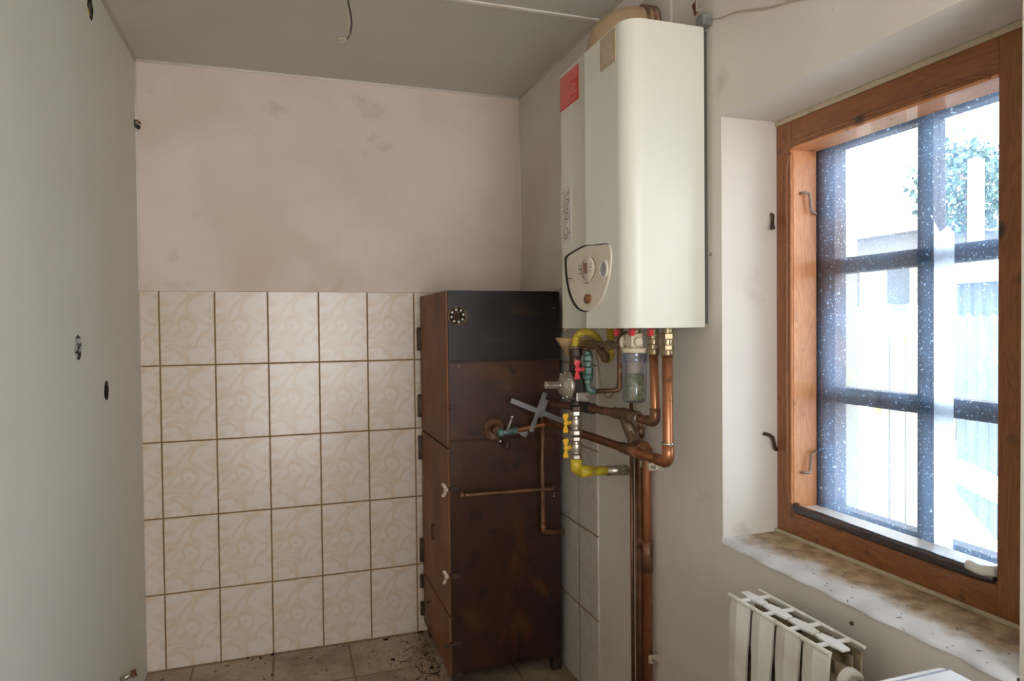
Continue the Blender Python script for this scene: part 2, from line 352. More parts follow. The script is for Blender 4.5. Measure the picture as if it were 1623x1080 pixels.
# ---------------------------------------------------------------- the room
W, H, YB = 1.563, 2.380, -4.4
WT, WB_, WY0, WY1 = 1.856, .790, -2.255, -1.520       # window opening: top, bottom, near and far side
struct(MB().box((-.3, YB-.3, -.12), (1.95, .3, 0)).build('floor', m_floor))
struct(MB().box((-.3, YB-.3, H), (1.95, .3, H+.2)).build('ceiling', m_ceil))
wb = struct(MB().box((-.1, .004, 0), (1.95, .3, H)).build('wall_back', m_wall))
MB().box((0, 0, 0), (W, .006, 1.4915)).build('tile_cladding', m_tb, wb)
MB().box((0, -.009, 1.4915), (W, .006, H)).build('plaster_panel', m_wall, wb, .002)
wr = MB()
wr.box((W, WY1, 0), (1.93, .01, H)); wr.box((W, YB, 0), (1.93, WY0, H))
wr.box((W, WY0, 0), (1.93, WY1, WB_)); wr.box((W, WY0, WT), (1.93, WY1, H))
wr = struct(wr.build('wall_right', m_wallr))
MB().box((W-.006, -.803, 0), (W+.001, 0, 1.4915)).build('tile_cladding', m_tr, wr)
# left wall with three round holes in its plaster
holes = [(-.656, 2.291, .035), (-.863, 1.295, .034), (-.560, 1.154, .031)]
def wall_left():
    b = MB(); loops = [[V((0, YB, 0)), V((0, .01, 0)), V((0, .01, H)), V((0, YB, H))]]
    for y, z, r in holes:
        loops.append([V((0, y+math.cos(-2*PI*k/20)*r*(1+.1*math.sin(5*k)), z+math.sin(-2*PI*k/20)*r*(1+.1*math.cos(3*k)))) for k in range(20)])
    flat = [p for l in loops for p in l]; vs = [b.bm.verts.new(p) for p in flat]
    for t in tessellate_polygon([[V((p.y, p.z, 0)) for p in l] for l in loops]):
        b._f([vs[i] for i in t])
    b.box((-.12, YB, 0), (-.06, .01, H)); b.box((-.06, YB, H-.02), (-.003, .01, H))
    o = b.build('wall_left', m_walll); return struct(o)
wl = wall_left()
for nm, lab, (y, z, r), mt in zip(('cable_hole', 'wall_box_hole', 'wall_box_hole'),
        ('dark cable hole high on the left wall near the ceiling', 'oval plaster-filled socket hole on the left wall, the higher of the two together', 'dark empty socket hole on the left wall, just below and beyond the plaster-filled one'), holes, (m_holed, m_rubble, m_holed)):
    t = thing(nm, lab, 'hole', (0, y, z))
    MB().lathe([(-.001, r*1.14), (-.012, r*1.1), (-.035, r), (-.045, r*.6), (-.045, 0)], (0, y, z), (1, 0, 0)).build('recess', mt if mt is not m_rubble else m_hole, t)
    c = MB()
    for k in range(16):
        a = random.uniform(0, 2*PI); q = random.uniform(.5, 1.0)*r
        c.ball((-.012-random.uniform(0, .012), y+math.cos(a)*q, z+math.sin(a)*q), random.uniform(.004, .009), (1, 1, 1), 6, .3)
    if mt is m_rubble:
        for k in range(30): c.ball((-.018, y+random.uniform(-.6, .9)*r*.6, z+random.uniform(-.9, .5)*r*.7), random.uniform(.005, .010), (1, 1, 1), 6, .3)
    c.build('rubble', m_rubble if mt is m_rubble else m_hole, t)
    if nm == 'cable_hole':
        MB().tube([(-.03, y, z+.01), (-.005, y-.008, z-.004), (-.002, y-.012, z-.03)], .003, 8, .01).build('yellow_wire', m_wirey, t)
        MB().tube([(-.03, y+.01, z+.01), (-.003, y+.004, z), (.001, y, z-.028)], .004, 8, .01).build('black_wire', m_wireb, t)
# rear wall behind the camera with a doorway that lets daylight in
rb = MB(); rb.box((-.1, YB-.2, 0), (.22, YB, H)); rb.box((1.38, YB-.2, 0), (1.95, YB, H)); rb.box((.22, YB-.2, 2.15), (1.38, YB, H))
struct(rb.build('wall_rear', m_wallr))
# beads in the corners and the joint across the ceiling
struct(MB().tube([(0, -.010, H-.003), (W, -.010, H-.003)], .006, 6).build('trim_1', m_bead))
struct(MB().tube([(W-.002, 0, H-.003), (W-.002, -4, H-.003)], .006, 6).build('trim_2', m_bead))
struct(MB().tube([(.002, 0, H-.003), (.002, -4, H-.003)], .006, 6).build('trim_3', m_bead))
struct(MB().tube([(W-.002, -.010, 1.49), (W-.002, -.010, H)], .005, 6).build('trim_4', m_bead))
struct(MB().tube([(.002, -.010, 1.49), (.002, -.010, H)], .0045, 6).build('trim_5', m_bead))
struct(MB().box((0, -.853, H-.006), (W, -.833, H)).build('trim_6', m_bead, None, .003))

# ---------------------------------------------------------------- window
win = thing('window_1', None, None, (1.728, -1.88, .80), kind='structure')
FX0, FX1 = 1.728, 1.803; fy0, fy1, fz0, fz1 = -1.575, -2.098, .872, 1.775
f = MB().box((FX0, fy0, .803), (FX1, WY1, WT)); f.build('window_frame', m_woodv, win, .002)
MB().box((FX0, WY0, .803), (FX1, fy1, WT-.001)).build('window_frame', m_woodv, win, .002)
MB().box((FX0, fy1, fz1), (FX1, fy0, WT-.012)).build('window_frame', m_woodh, win, .002)
MB().box((FX0, fy1, .805), (FX1, fy0, fz0)).build('window_frame', m_woodh, win, .002)
MB().box((FX0+.004, fy0-.003, fz0), (FX1-.001, fy0+.001, fz1)).build('jamb_lining', m_woodlit, win)
MB().box((FX0+.004, fy1, fz1-.003), (FX1-.001, fy0, fz1+.001)).build('head_lining', m_woodlit, win)
MB().box((FX0-.001, fy0-.001, fz0+.01), (FX0+.006, fy0+.004, fz1)).build('corner_bead', m_woodlit, win, .001)
MB().box((FX0-.001, fy1, fz1-.003), (FX0+.006, fy0, fz1+.003)).build('corner_bead', m_woodlit, win, .001)
MB().tube([(FX0+.002, -1.573, .885), (FX0, -1.560, .90), (FX0, -1.558, 1.2), (FX0, -1.558, 1.72), (FX0, -1.562, 1.75), (FX0+.002, -1.573, 1.765)], .0045, 8, .02).build('moulding', m_woodv, win)
MB().tube([(FX0+.002, -1.578, 1.777), (FX0, -1.60, 1.789), (FX0, -1.9, 1.790), (FX0, -2.05, 1.789), (FX0+.002, -2.085, 1.777)], .0045, 8, .02).build('moulding', m_woodh, win)
MB().tube([(FX0+.008, -1.578, .880), (FX0+.006, -1.59, .875), (FX0+.006, -1.9, .872), (FX0+.006, -2.06, .872), (FX0+.008, -2.095, .876)], .012, 14, .01).build('seal_strip', m_seal, win)
MB().tube([(FX0-.001, -2.045, .887), (FX0-.003, -2.07, .884), (FX0+.002, -2.097, .890)], .010, 10, .01).build('torn_white_film', m_rad, win)
MB().box((FX0+.016, fy1, fz0), (FX1-.001, fy0, fz0+.006)).build('white_bottom_lining', m_rad, win)
MB().box((FX0-.010, WY0+.01, .803), (FX0, WY1, .812)).build('caulk_strip', m_caulk, win, .003)
MB().box((FX0-.006, WY0+.01, WT-.013), (FX0+.002, WY1, WT)).build('caulk_strip', m_caulk, win, .003)
# sill: dirty board, uneven front edge
sb = MB(); n = 60; top = []; bot = []; bk = []
for i in range(n+1):
    y = WY0+.0005+(WY1-WY0-.001)*i/n; e = .002*math.sin(y*23)+.0025*math.sin(y*61+1)
    top.append(sb.bm.verts.new((W-.006+e, y, .803+.0008*math.sin(y*17)))); bot.append(sb.bm.verts.new((W-.005+e, y, .789))); bk.append(sb.bm.verts.new((1.80, y, .8035)))
for i in range(n):
    sb._f([top[i], top[i+1], bk[i+1], bk[i]], True); sb._f([bot[i], bot[i+1], top[i+1], top[i]], True)
sb.build('window_sill', m_sill, win)
# pane and outer sash
MB().box((1.8035, -2.17, .86), (1.8060, -1.572, 1.80)).build('glass', m_glass, win)
SX0, SX1 = 1.828, 1.866
def bar(a, b, nm='sash_bar'): MB().box((SX0, a[0], a[1]), (SX1, b[0], b[1])).build(nm, m_sash, win, .003)
bar((-1.611, .81), (-1.53, 1.85), 'sash_stile'); bar((-2.25, .81), (-2.14, 1.85), 'sash_stile')
bar((-2.14, 1.772), (-1.611, 1.85), 'sash_rail'); bar((-2.14, .81), (-1.611, .880), 'sash_rail')
bar((-1.884, .880), (-1.846, 1.772))
for z0, z1 in ((1.462, 1.500), (1.141, 1.181)): bar((-2.14, z0), (-1.611, z1))
for ya, yb in ((-1.846, -1.611), (-2.14, -1.884)):
    for za, zb in ((.880, 1.141), (1.181, 1.462), (1.500, 1.772)):
        MB().box((1.845, ya, za), (1.848, yb, zb)).build('pane', m_pane, win)
MB().prism([(-1.905, .86), (-1.947, .86), (-1.949, 1.52), (-1.935, 1.535), (-1.917, 1.525), (-1.903, 1.55)], 'X', 1.8085, 1.8095).build('pale_strip', m_strip, win)  # added translucent strip giving the white band in the right-hand panes
# casement hooks on the pine jamb and the bent pins beside the frame
def hook(z, flip):
    MB().tube([(1.752, fy0-.002, z), (1.755, fy0-.012, z), (1.772, fy0-.013, z), (1.778, fy0-.013, z-flip*.045), (1.79, fy0-.013, z-flip*.05), (1.798, fy0-.006, z-flip*.05)], .0035, 8, .004).build('casement_hook', m_steelh, win)
hook(1.665, 1); hook(.965, -1)
def pin(z, d):
    MB().tube([(1.712, WY1+.004, z+.02), (1.710, WY1-.008, z+.018), (1.708, WY1-.009, z-.012), (1.704, WY1-.02, z-.018), (1.694, WY1-.022, z-.018)] if d else
              [(1.686, WY1+.004, z+.03), (1.690, WY1-.012, z+.03), (1.704, WY1-.014, z+.022), (1.712, WY1-.012, z-.005), (1.720, WY1-.008, z-.012)], .0045, 8, .005).build('bent_pin', m_iron, win)
pin(1.60, 1); pin(1.028, 0)

# ---------------------------------------------------------------- wall boiler
BX0, BX1, BY0, BY1, BZ0, BZ1 = 1.325, 1.548, -1.472, -1.035, 1.332, 2.096
boil = thing('gas_boiler', 'white wall-hung gas boiler with red sticker on the right wall', 'boiler', (1.44, -1.25, 1.332))
pts = [(BX1, BY0)]
r = .05
for k in range(13):
    a = PI*1.5 - k/12*PI/2; pts.append((BX0+r+math.cos(a)*r, BY0+r+math.sin(a)*r))
pts += [(BX0, -1.235), (BX0-.0008, -1.230), (BX0+.0016, -1.224), (BX0+.003, -1.1)]
r = .02
for k in range(7):
    a = PI - k/6*PI/2; pts.append((BX0+.003+r+math.cos(a)*r, BY1-r+math.sin(a)*r))
pts += [(BX1, BY1)]
cas = MB().prism(pts, 'Z', BZ0, BZ1)
for fc in cas.bm.faces:
    if abs(fc.normal.z) < .5: fc.smooth = False
co_ = cas.build('casing', m_white, boil, .004)
for p in co_.data.polygons:
    c = p.center
    if abs(p.normal.z) < .3: p.use_smooth = True
es = co_.modifiers.new('split', 'EDGE_SPLIT'); es.split_angle = .6
MB().box((BX1, BY0+.012, BZ0+.01), (W, BY1-.01, BZ1-.006)).build('back_frame', m_boilback, boil)
def stk(nm, y0, y1, z0, z1, mm, pm, lines, dx=0, full=.0):
    b = MB(); x = BX0-.0012+dx; b.box((x, y0, z0), (x+.004, y1, z1)); b.mi = 1
    for (ya, yb, za, zb) in lines: b.box((x-.0006, ya, za), (x, yb, zb))
    return b.build(nm, [mm, pm], boil)
ln = []; 
for k in range(14):
    z = 2.082-.0035-k*.0066
    ln.append((-1.178+random.uniform(0, .02)*(k > 3)+(.04 if k in (5, 11) else 0), -1.055, z-.0013, z))
stk('red_warning_sticker', -1.187, -1.051, 1.985, 2.084, m_redst, m_pinkl, ln, .003)
ln = []
for k in range(11):
    z = 2.082-k*.0062; y0 = -1.408
    while y0 < -1.345:
        y1 = y0+random.uniform(.012, .035); ln.append((y0, min(y1, -1.342), z-.002, z)); y0 = y1+.005
stk('beige_rating_sticker', -1.419, -1.334, 2.006, 2.088, m_beige, m_beigel, ln, -.001)
ln = []
for k in range(38):
    y = random.uniform(-1.118, -1.062); z = random.choice([1.742, 1.725, 1.70, 1.675, 1.66, 1.645, 1.607, 1.597])+random.uniform(-.008, .008)
    if random.random() < .5: ln.append((y, y+random.uniform(.004, .014), z, z+.0012))
    else: ln.append((y, y+.0014, z, z+random.uniform(.004, .014)))
for (a, b, c, d) in ((-1.105, -1.075, 1.685, 1.715), (-1.112, -1.08, 1.655, 1.676), (-1.10, -1.07, 1.60, 1.63)):
    ln += [(a, b, c, c+.0014), (a, b, d, d+.0014), (a, a+.0014, c, d), (b-.0014, b, c, d)]
stk('instruction_sticker', -1.126, -1.048, 1.588, 1.755, m_paper, m_ink, ln, .003)
# shield-shaped control panel, slightly sprung out of its opening
def smoothpoly(P, n=5):
    out = []; N = len(P)
    for i in range(N):
        p0, p1, p2, p3 = [V(P[(i+j-1) % N]+(0,)) for j in range(4)]
        for k in range(n):
            t = k/n; q = .5*((2*p1)+(p2-p0)*t+(2*p0-5*p1+4*p2-p3)*t*t+(3*p1-p0-3*p2+p3)*t**3); out.append((q.x, q.y))
    return out
sh = [(-1.083, 1.545), (-1.155, 1.556), (-1.22, 1.561), (-1.28, 1.556), (-1.352, 1.551), (-1.369, 1.541), (-1.373, 1.505), (-1.355, 1.455), (-1.320, 1.412), (-1.274, 1.390), (-1.225, 1.379), (-1.155, 1.393), (-1.105, 1.433), (-1.080, 1.485), (-1.074, 1.53)]
sh = [(-1.229+(y+1.222)*.97, z) for y, z in sh]
sh2 = [(-1.222+(y+1.222)*1.03+.001, 1.471+(z-1.47)*1.025) for y, z in sh]
MB().prism(smoothpoly(sh2), 'X', BX0-.0012, BX0+.004).build('panel_gap_shade', m_dark, boil)  # near-black plate: shade of the gap round the panel put into the colour
cp = MB().prism(smoothpoly(sh), 'X', BX0-.014, BX0-.0005).build('control_panel', m_panelp, boil, .004, 3); cp.location = (.0105, -.014, 0)
MB().box((BX0-.0195, -1.242, 1.484), (BX0-.015, -1.216, 1.513)).build('display', m_lcd, cp, .001)
tk = MB().lathe([(0, .034), (.003, .034), (.0045, .032), (.0045, 0)], (BX0-.0135, -1.242, 1.497), (-1, 0, 0)); tk.mi = 1
for k in range(22):
    a = 2*PI*k/22
    if k % 6 == 5: continue
    y, z = -1.240+math.cos(a)*.046, 1.497+math.sin(a)*.032
    rot = Matrix.Rotation(a+PI/2, 3, 'X'); tk.box((BX0-.0148, y-.006, z-.0007), (BX0-.0138, y+.006, z+.0007), rot)
for y, z, w in ((-1.262, 1.499, .009), (-1.188, 1.499, .008), (-1.262, 1.508, .004), (-1.262, 1.489, .004), (-1.238, 1.458, .005), (-1.222, 1.458, .005), (-1.10, 1.538, .005), (-1.092, 1.539, .003), (-1.11, 1.478, .006), (-1.125, 1.478, .005), (-1.185, 1.51, .003), (-1.185, 1.487, .003), (-1.165, 1.398, .004)):
    tk.box((BX0-.0195, y-w/2, z-.001), (BX0-.0138, y+w/2, z+.001))
tk.build('dial_face', [m_panelp, m_ink], cp)
MB().lathe([(0, .024), (.004, .024), (.006, .020), (.004, .019)], (BX0-.013, -1.338, 1.488), (-1, 0, 0)).build('gauge_rim', m_panelp, cp)
gg = MB().cyl((BX0-.0135, -1.338, 1.488), (BX0-.0165, -1.338, 1.488), .0195).build('pressure_gauge', m_gaugef, cp)
MB().box((BX0-.0175, -1.3385, 1.486), (BX0-.0165, -1.3365, 1.502)).build('needle', m_ink, cp)
e = MB().lathe([(0, .0145), (.003, .0145), (.0035, 0)], (0, 0, 0), (-1, 0, 0))
for v in e.bm.verts: v.co = V((v.co.x+BX0-.0135, v.co.y*1.55-1.236, v.co.z*.95+1.414))
e.build('badge', m_badge, cp)
MB().tube([(BX0+.02, BY1-.01, BZ0+.002), (BX0+.015, BY1-.005, BZ0-.006), (BX0+.008, BY1-.002, BZ0-.003)], .004, 8).build('latch_screw', m_brass, boil)
MB().tube([(1.563, -1.478, 1.52), (1.556, -1.480, 1.515), (1.558, -1.481, 1.524)], .0015, 6).build('side_clip', m_chrome, boil)

# flue on top of the boiler
fl = thing('flue_pipe', 'brown enamelled flue elbow rising from the boiler top into the wall', 'flue pipe', (1.43, -1.20, BZ1))
def arc(c, r, a0, a1, n, zc): return [(c + r*math.cos(a), zc + r*math.sin(a)) for a in [a0+(a1-a0)*k/n for k in range(n+1)]]
pth = [(1.425, -1.165, BZ1-.002), (1.425, -1.165, 2.12)]
for k in range(11):
    a = PI - k/10*PI/2; pth.append((1.425+.085+.085*math.cos(a), -1.165-.02*k/10, 2.14+.065*math.sin(a)))
pth.append((1.563, -1.195, 2.205))
MB().tube(pth, .058, 28).build('elbow', m_flue, fl)
for x in (1.515, 1.535): MB().lathe([(0, .059), (.003, .063), (.007, .063), (.010, .059)], (x, -1.19, 2.205), (1, 0, 0)).build('joint_band', m_flued, fl)
MB().lathe([(0, .060), (0, .11), (-.005, .112), (-.009, .105), (-.009, .06)], (1.5625, -1.195, 2.205), (1, 0, 0)).build('wall_rosette', m_ros, fl)

# bracket above the boiler and its thin cable
br = thing('wall_bracket', 'rusty bent metal clip fixed to the wall just above the boiler corner', 'bracket', (1.54, -1.47, 2.10))
MB().prism([(-1.487, 2.096), (-1.452, 2.096), (-1.450, 2.118), (-1.462, 2.128), (-1.487, 2.122)], 'X', 1.535, 1.5632).build('base_clip', m_grey, br, .002)
MB().prism([(-1.47, 2.118), (-1.482, 2.125), (-1.478, 2.160), (-1.458, 2.150)], 'X', 1.520, 1.523).build('rusty_tab', m_rust, br, .001)
MB().prism([(-1.484, 2.124), (-1.487, 2.126), (-1.482, 2.166), (-1.478, 2.163)], 'X', 1.515, 1.545).build('bright_edge', m_chrome, br, .001)
tag(MB().tube([(1.560, -1.475, 2.115), (1.561, -1.52, 2.098), (1.561, -1.58, 2.088), (1.560, -1.63, 2.07), (1.560, -1.70, 2.045), (1.560, -1.78, 2.026), (1.560, -1.86, 1.998), (1.560, -1.95, 1.97)], .0022, 8, .02).build('wall_cable', m_rubber), 'thin brown cable running along the wall from the bracket above the window', 'cable')

# ---------------------------------------------------------------- pipework below the boiler
def nutstack(b, c, z0, z1, r, rows=3):
    h = (z1-z0)/rows
    for k in range(rows):
        a = z0+k*h; rr = r*(1.0 if k % 2 == 0 else .86)
        (b.hexn if k % 2 == 0 else b.cyl)((c[0], c[1], a+.001), (c[0], c[1], a+h-.001), rr)
def bfly(b, c, dz=.028, w=.006, ax='X'):
    """butterfly tap handle standing upright"""
    x, y, z = c
    P = [(-.003, .006), (-.010, .022), (-.006, .031), (.001, .028), (.007, .031), (.010, .022), (.003, .006), (.008, 0), (.003, -.006), (.009, -.024), (.006, -.031), (0, -.028), (-.007, -.031), (-.009, -.022), (-.003, -.006), (-.008, 0)]
    b.prism([(x+p*1.0, z+q*dz/.028) for p, q in P], 'Y', y-w/2, y+w/2)
# yellow gas line, two yellow-handled valves, regulator
GX, GY = 1.385, -1.015
gp = thing('gas_pipe', 'yellow painted gas pipe elbow entering the right wall below the valves', 'pipe', (GX, GY, .88))
MB().tube([(GX, GY, .925), (GX, GY, .884), (1.49, GY, .879)], .0155, 16, .022).build('painted_elbow', m_yelpipe, gp)
MB().tube([(GX, GY, .925), (GX, GY, .885)], .0185, 16).build('elbow_socket', m_yelpipe, gp)
MB().tube([(GX+.012, GY, .8835), (GX+.05, GY, .882)], .0185, 16).build('elbow_socket', m_yelpipe, gp)
MB().tube([(1.488, GY, .879), (W+.002, GY, .876)], .0165, 16).build('bare_end', m_nickel, gp)
for z0, z1, nm, lab in ((.925, .995, 'gas_valve', 'nickel gas valve with yellow butterfly handle, the lower of the two on the column'), (1.0, 1.075, 'gas_valve', 'nickel gas valve with yellow butterfly handle, directly under the regulator')):
    t = thing(nm, lab, 'valve', (GX, GY, z0), 'yellow-handled gas valves')
    b = MB(); nutstack(b, (GX, GY), z0, z1, .0185, 5); b.cyl((GX, GY, (z0+z1)/2-.012), (GX, GY, (z0+z1)/2+.012), .0195); b.build('valve_body', m_nickel, t, .001)
    b = MB(); zc = (z0+z1)/2 - .004; bfly(b, (GX-.040, GY-.012, zc+.006), .028, .005); b.ball((GX-.036, GY-.010, zc+.006), .0085); b.cyl((GX-.034, GY-.008, zc+.006), (GX-.015, GY, zc+.006), .006, 12); b.build('butterfly_handle', m_yelh, t, .0008)
rg = thing('gas_regulator', 'cast metal gas pressure regulator with bolted round cover', 'regulator', (GX, GY, 1.085))
b = MB(); nutstack(b, (GX, GY), 1.076, 1.106, .020, 2); b.build('lower_union', m_iron, rg, .001)
b = MB(); b.box((1.362, GY-.022, 1.108), (1.415, GY+.028, 1.20)); b.cyl((1.360, GY, 1.155), (1.372, GY, 1.155), .043, 28); b.build('body', m_iron, rg, .005)
MB().box((1.375, GY-.030, 1.106), (1.420, GY-.006, 1.135)).build('front_boss', m_nickel, rg, .003)
MB().lathe([(0, .045), (.006, .046), (.010, .044), (.012, .037), (.024, .031), (.030, .022), (.031, 0)], (1.362, GY, 1.155), (-1, 0, 0), 32).build('round_cover', m_alu, rg)
for k in range(8):
    a = 2*PI*k/8+.2; MB().cyl((1.352, GY+math.cos(a)*.040, 1.155+math.sin(a)*.040), (1.343, GY+math.cos(a)*.040, 1.155+math.sin(a)*.040), .004, 8).build('cover_screw', m_chrome, rg)
MB().tube([(1.335, GY, 1.157), (1.285, GY, 1.158)], .0125, 18, step=.0015, rf=lambda s, t: .0122+.0006*math.cos(s*2*PI/.003)).build('spring_cap', m_chrome, rg)
b = MB(); nutstack(b, (GX, GY), 1.20, 1.268, .0205, 3); b.build('upper_union', m_iron, rg, .001)
MB().cyl((GX, GY, 1.268), (GX, GY, 1.276), .0215, 24).build('collar', m_brass, rg)
ho = thing('gas_hose', 'yellow corrugated gas hose looping from the regulator to the boiler underside', 'hose', (GX, GY, 1.276))
hp = [(GX, GY, 1.272), (1.386, GY, 1.300), (1.397, -1.022, 1.318), (1.418, -1.035, 1.322), (1.436, -1.05, 1.312), (1.447, -1.062, 1.290), (1.449, -1.066, 1.262), (1.455, -1.07, 1.238), (1.466, -1.075, 1.232), (1.474, -1.08, 1.243), (1.474, -1.085, 1.27), (1.470, -1.09, 1.30), (1.467, -1.09, 1.334)]
MB().tube(hp, .0115, 14, .02, rf=lambda s, t: .0112+.0011*math.cos(s*2*PI/.0052), step=.0012).build('corrugated_sleeve', m_yelhose, ho)
# amber funnel
fu = thing('drain_funnel', 'amber plastic funnel open upward under the boiler corner', 'funnel', (1.42, -.93, 1.20))
MB().lathe([(0, .006), (.012, .008), (.085, .061), (.092, .064), (.095, .063), (.088, .058), (.014, .004)], (1.425, -.925, 1.207), (0, 0, 1), 32).build('cone', m_funnel, fu)
MB().cyl((1.425, -.925, 1.14), (1.425, -.925, 1.214), .008, 14).build('spout', m_funnel, fu)

# water feed: filter, strainer, green drain valve
wf = thing('water_filter', 'clear water filter bowl of green crystals hanging under the boiler', 'water filter', (1.415, -1.338, 1.13))
cx, cy = 1.415, -1.338
b = MB(); b.lathe([(0, 0), (0, .034), (.012, .036), (.014, .030), (.016, 0)], (cx, cy, 1.266), (0, 0, 1)); b.box((cx-.017, cy-.017, 1.280), (cx+.017, cy+.017, 1.318))
b.cyl((cx, cy-.030, 1.296), (cx, cy, 1.296), .0115); b.cyl((cx, cy, 1.294), (cx, cy+.04, 1.294), .0145); b.lathe([(0, .014), (0, .023), (.008, .023), (.008, .014)], (cx, cy+.036, 1.293), (0, 1, 0)); b.build('head', m_cream, wf, .002)
b = MB(); b.lathe([(0, .0375), (-.022, .0375), (-.025, .032)], (cx, cy, 1.2655), (0, 0, 1), 40); 
b.build('ring_collar', m_bowl, wf)
bo = MB().lathe([(0, .031), (-.004, .036), (-.022, .0365), (-.026, .033), (-.10, .0315), (-.122, .0305), (-.128, .027), (-.130, 0)], (cx, cy, 1.262), (0, 0, 1), 40)
for v in bo.bm.verts:
    if v.co.z < 1.236:
        a = math.atan2(v.co.y-cy, v.co.x-cx); k = 1+.03*math.cos(a*10); v.co.x = cx+(v.co.x-cx)*k; v.co.y = cy+(v.co.y-cy)*k
bo.build('bowl', m_bowl, wf)
cr = MB().cyl((cx, cy, 1.140), (cx, cy, 1.205), .0275, 28)
cr.ball((cx, cy, 1.205), .027, (1, 1, .35), 16, .03); cr.build('green_crystals', m_media, wf)
MB().cyl((cx, cy, 1.205), (cx, cy, 1.262), .020, 24).build('inner_core', m_mediat, wf)
st = thing('pipe_strainer', 'dull brass strainer with angled plug between the filter and the elbow', 'strainer', (1.41, -1.16, 1.28))
b = MB(); b.cyl((1.412, -1.302, 1.288), (1.412, -1.215, 1.284), .0085); b.build('nipple', m_brass, st)
b = MB(); b.tube([(1.410, -1.215, 1.284), (1.408, -1.06, 1.281)], .014, 16, rf=lambda s, t: .0145 if (s < .03 or s > .12) else .012, step=.01)
b.tube([(1.409, -1.125, 1.281), (1.409, -1.178, 1.247)], .013, 14); b.build('strainer_body', m_brassd, st)
b = MB(); b.hexn((1.409, -1.170, 1.252), (1.409, -1.182, 1.244), .0155); b.cyl((1.409, -1.18, 1.245), (1.409, -1.186, 1.241), .012); b.build('plug', m_brassd, st, .001)
b = MB(); b.tube([(1.408, -1.065, 1.281), (1.407, -1.052, 1.280), (1.406, -1.052, 1.262)], .013, 14, .012); b.build('elbow', m_copperd, st)
dv = thing('drain_valve', 'corroded green drain valve with red butterfly handle', 'valve', (1.406, -1.052, 1.14))
b = MB(); cxx, cyy = 1.407, -1.060
for z0, z1, rr, hx in ((1.250, 1.262, .013, 0), (1.232, 1.250, .017, 1), (1.214, 1.231, .0155, 0), (1.192, 1.213, .017, 1), (1.176, 1.191, .0165, 0), (1.163, 1.176, .012, 0)):
    (b.hexn if hx else b.cyl)((cxx, cyy, z0), (cxx, cyy, z1), rr)
b.build('valve_body', m_verdi, dv, .002)
MB().tube([(cxx, cyy, 1.165), (cxx, cyy, 1.142), (1.43, -1.067, 1.138)], .0095, 12, .012).build('green_elbow', m_verdi, dv)
b = MB(); bfly(b, (1.366, cyy-.010, 1.207), .028, .006); b.ball((1.370, cyy-.008, 1.207), .010); b.cyl((1.372, cyy-.006, 1.207), (cxx-.01, cyy, 1.207), .006, 12); b.build('butterfly_handle', m_red, dv, .0008)
tag(MB().tube([(1.428, -1.067, 1.138), (1.50, -1.088, 1.141), (1.50, -1.09, 1.30), (1.49, -1.15, 1.315)], .0075, 12, .014).build('feed_pipe', m_copperd), 'thin brown copper pipe from the green elbow up behind the filter', 'pipe')
tag(MB().tube([(1.50, -.925, 1.25), (1.50, -.94, 1.20), (1.50, -.955, 1.15), (1.50, -.98, 1.118), (1.50, -1.005, 1.110), (1.50, -1.035, 1.118), (1.50, -1.06, 1.14), (1.50, -1.085, 1.18), (1.50, -1.10, 1.21)], .0035, 8, .02).build('thin_tube', m_rubber), 'thin beige plastic tube hanging in a loop behind the green valve', 'tube')
# isolating valves with red levers under the casing
for i, (x, y, rd, lab) in enumerate(((1.425, -1.235, 1, 'brass isolating valve with a red tip under the boiler, left of the filter'), (1.418, -1.338, 1, 'brass isolating valve with a red tip under the boiler, on top of the water filter'), (1.45, -1.380, 1, 'brass isolating valve with a red tip on top of the inner copper pipe'), (1.45, -1.447, 0, 'brass union nut joining the outer copper pipe to the boiler'))):
    z0 = 1.300 if i < 2 else 1.262
    t = thing('isolating_valve' if rd else 'pipe_union', lab, 'valve' if rd else 'fitting', (x, y, z0), 'red-tipped isolating valves' if rd else None)
    b = MB()
    if i < 2: b.cyl((x, y, z0+.018), (x, y, BZ0), .011); b.hexn((x, y, z0+.018 if i else z0), (x, y, z0+.028 if i else z0+.018), .0145)
    else:
        b.cyl((x, y, z0), (x, y, z0+.014), .0165); b.hexn((x, y, z0+.014), (x, y, z0+.026), .0175); b.cyl((x, y, z0+.026), (x, y, z0+.042), .0145); b.hexn((x, y, z0+.042), (x, y, z0+.056), .0195); b.cyl((x, y, z0+.056), (x, y, BZ0), .014)
    b.build('valve_body', m_brassd if i < 2 else m_brass, t, .001)
    if rd: MB().box((x-.022, y-.020, 1.312), (x-.010, y-.004, 1.331), Matrix.Rotation(.3, 3, 'X')).build('red_tip', m_red, t, .002)

# heating pipes
ha = thing('heating_pipe', 'thick copper pipe dropping from the boiler corner, outermost, then running left', 'pipe', (1.45, -1.447, .98))
MB().tube([(1.45, -1.447, 1.262), (1.45, -1.449, .987), (1.45, -.60, .984)], .0135, 18, .02).build('copper_tube', m_copper, ha)
MB().tube([(1.45, -1.448, 1.035), (1.45, -1.449, .987), (1.45, -1.395, .9868)], .0158, 18, .022).build('elbow_fitting', m_copper, ha)
MB().cyl((1.45, -1.29, .9865), (1.45, -1.20, .986), .0165).build('sleeve_fitting', m_copperd, ha)
MB().lathe([(-.002, .0155), (0, .0172), (.003, .0172), (.004, .0155)], (1.45, -1.448, 1.035), (0, 0, 1)).build('solder_ring', m_chrome, ha)
hb = thing('heating_pipe', 'copper pipe beside the water filter ending in a green-stained elbow', 'pipe', (1.45, -1.38, 1.08))
MB().tube([(1.45, -1.380, 1.262), (1.45, -1.386, 1.083), (1.45, -1.27, 1.082)], .0118, 18, .018).build('copper_tube', m_copper, hb)
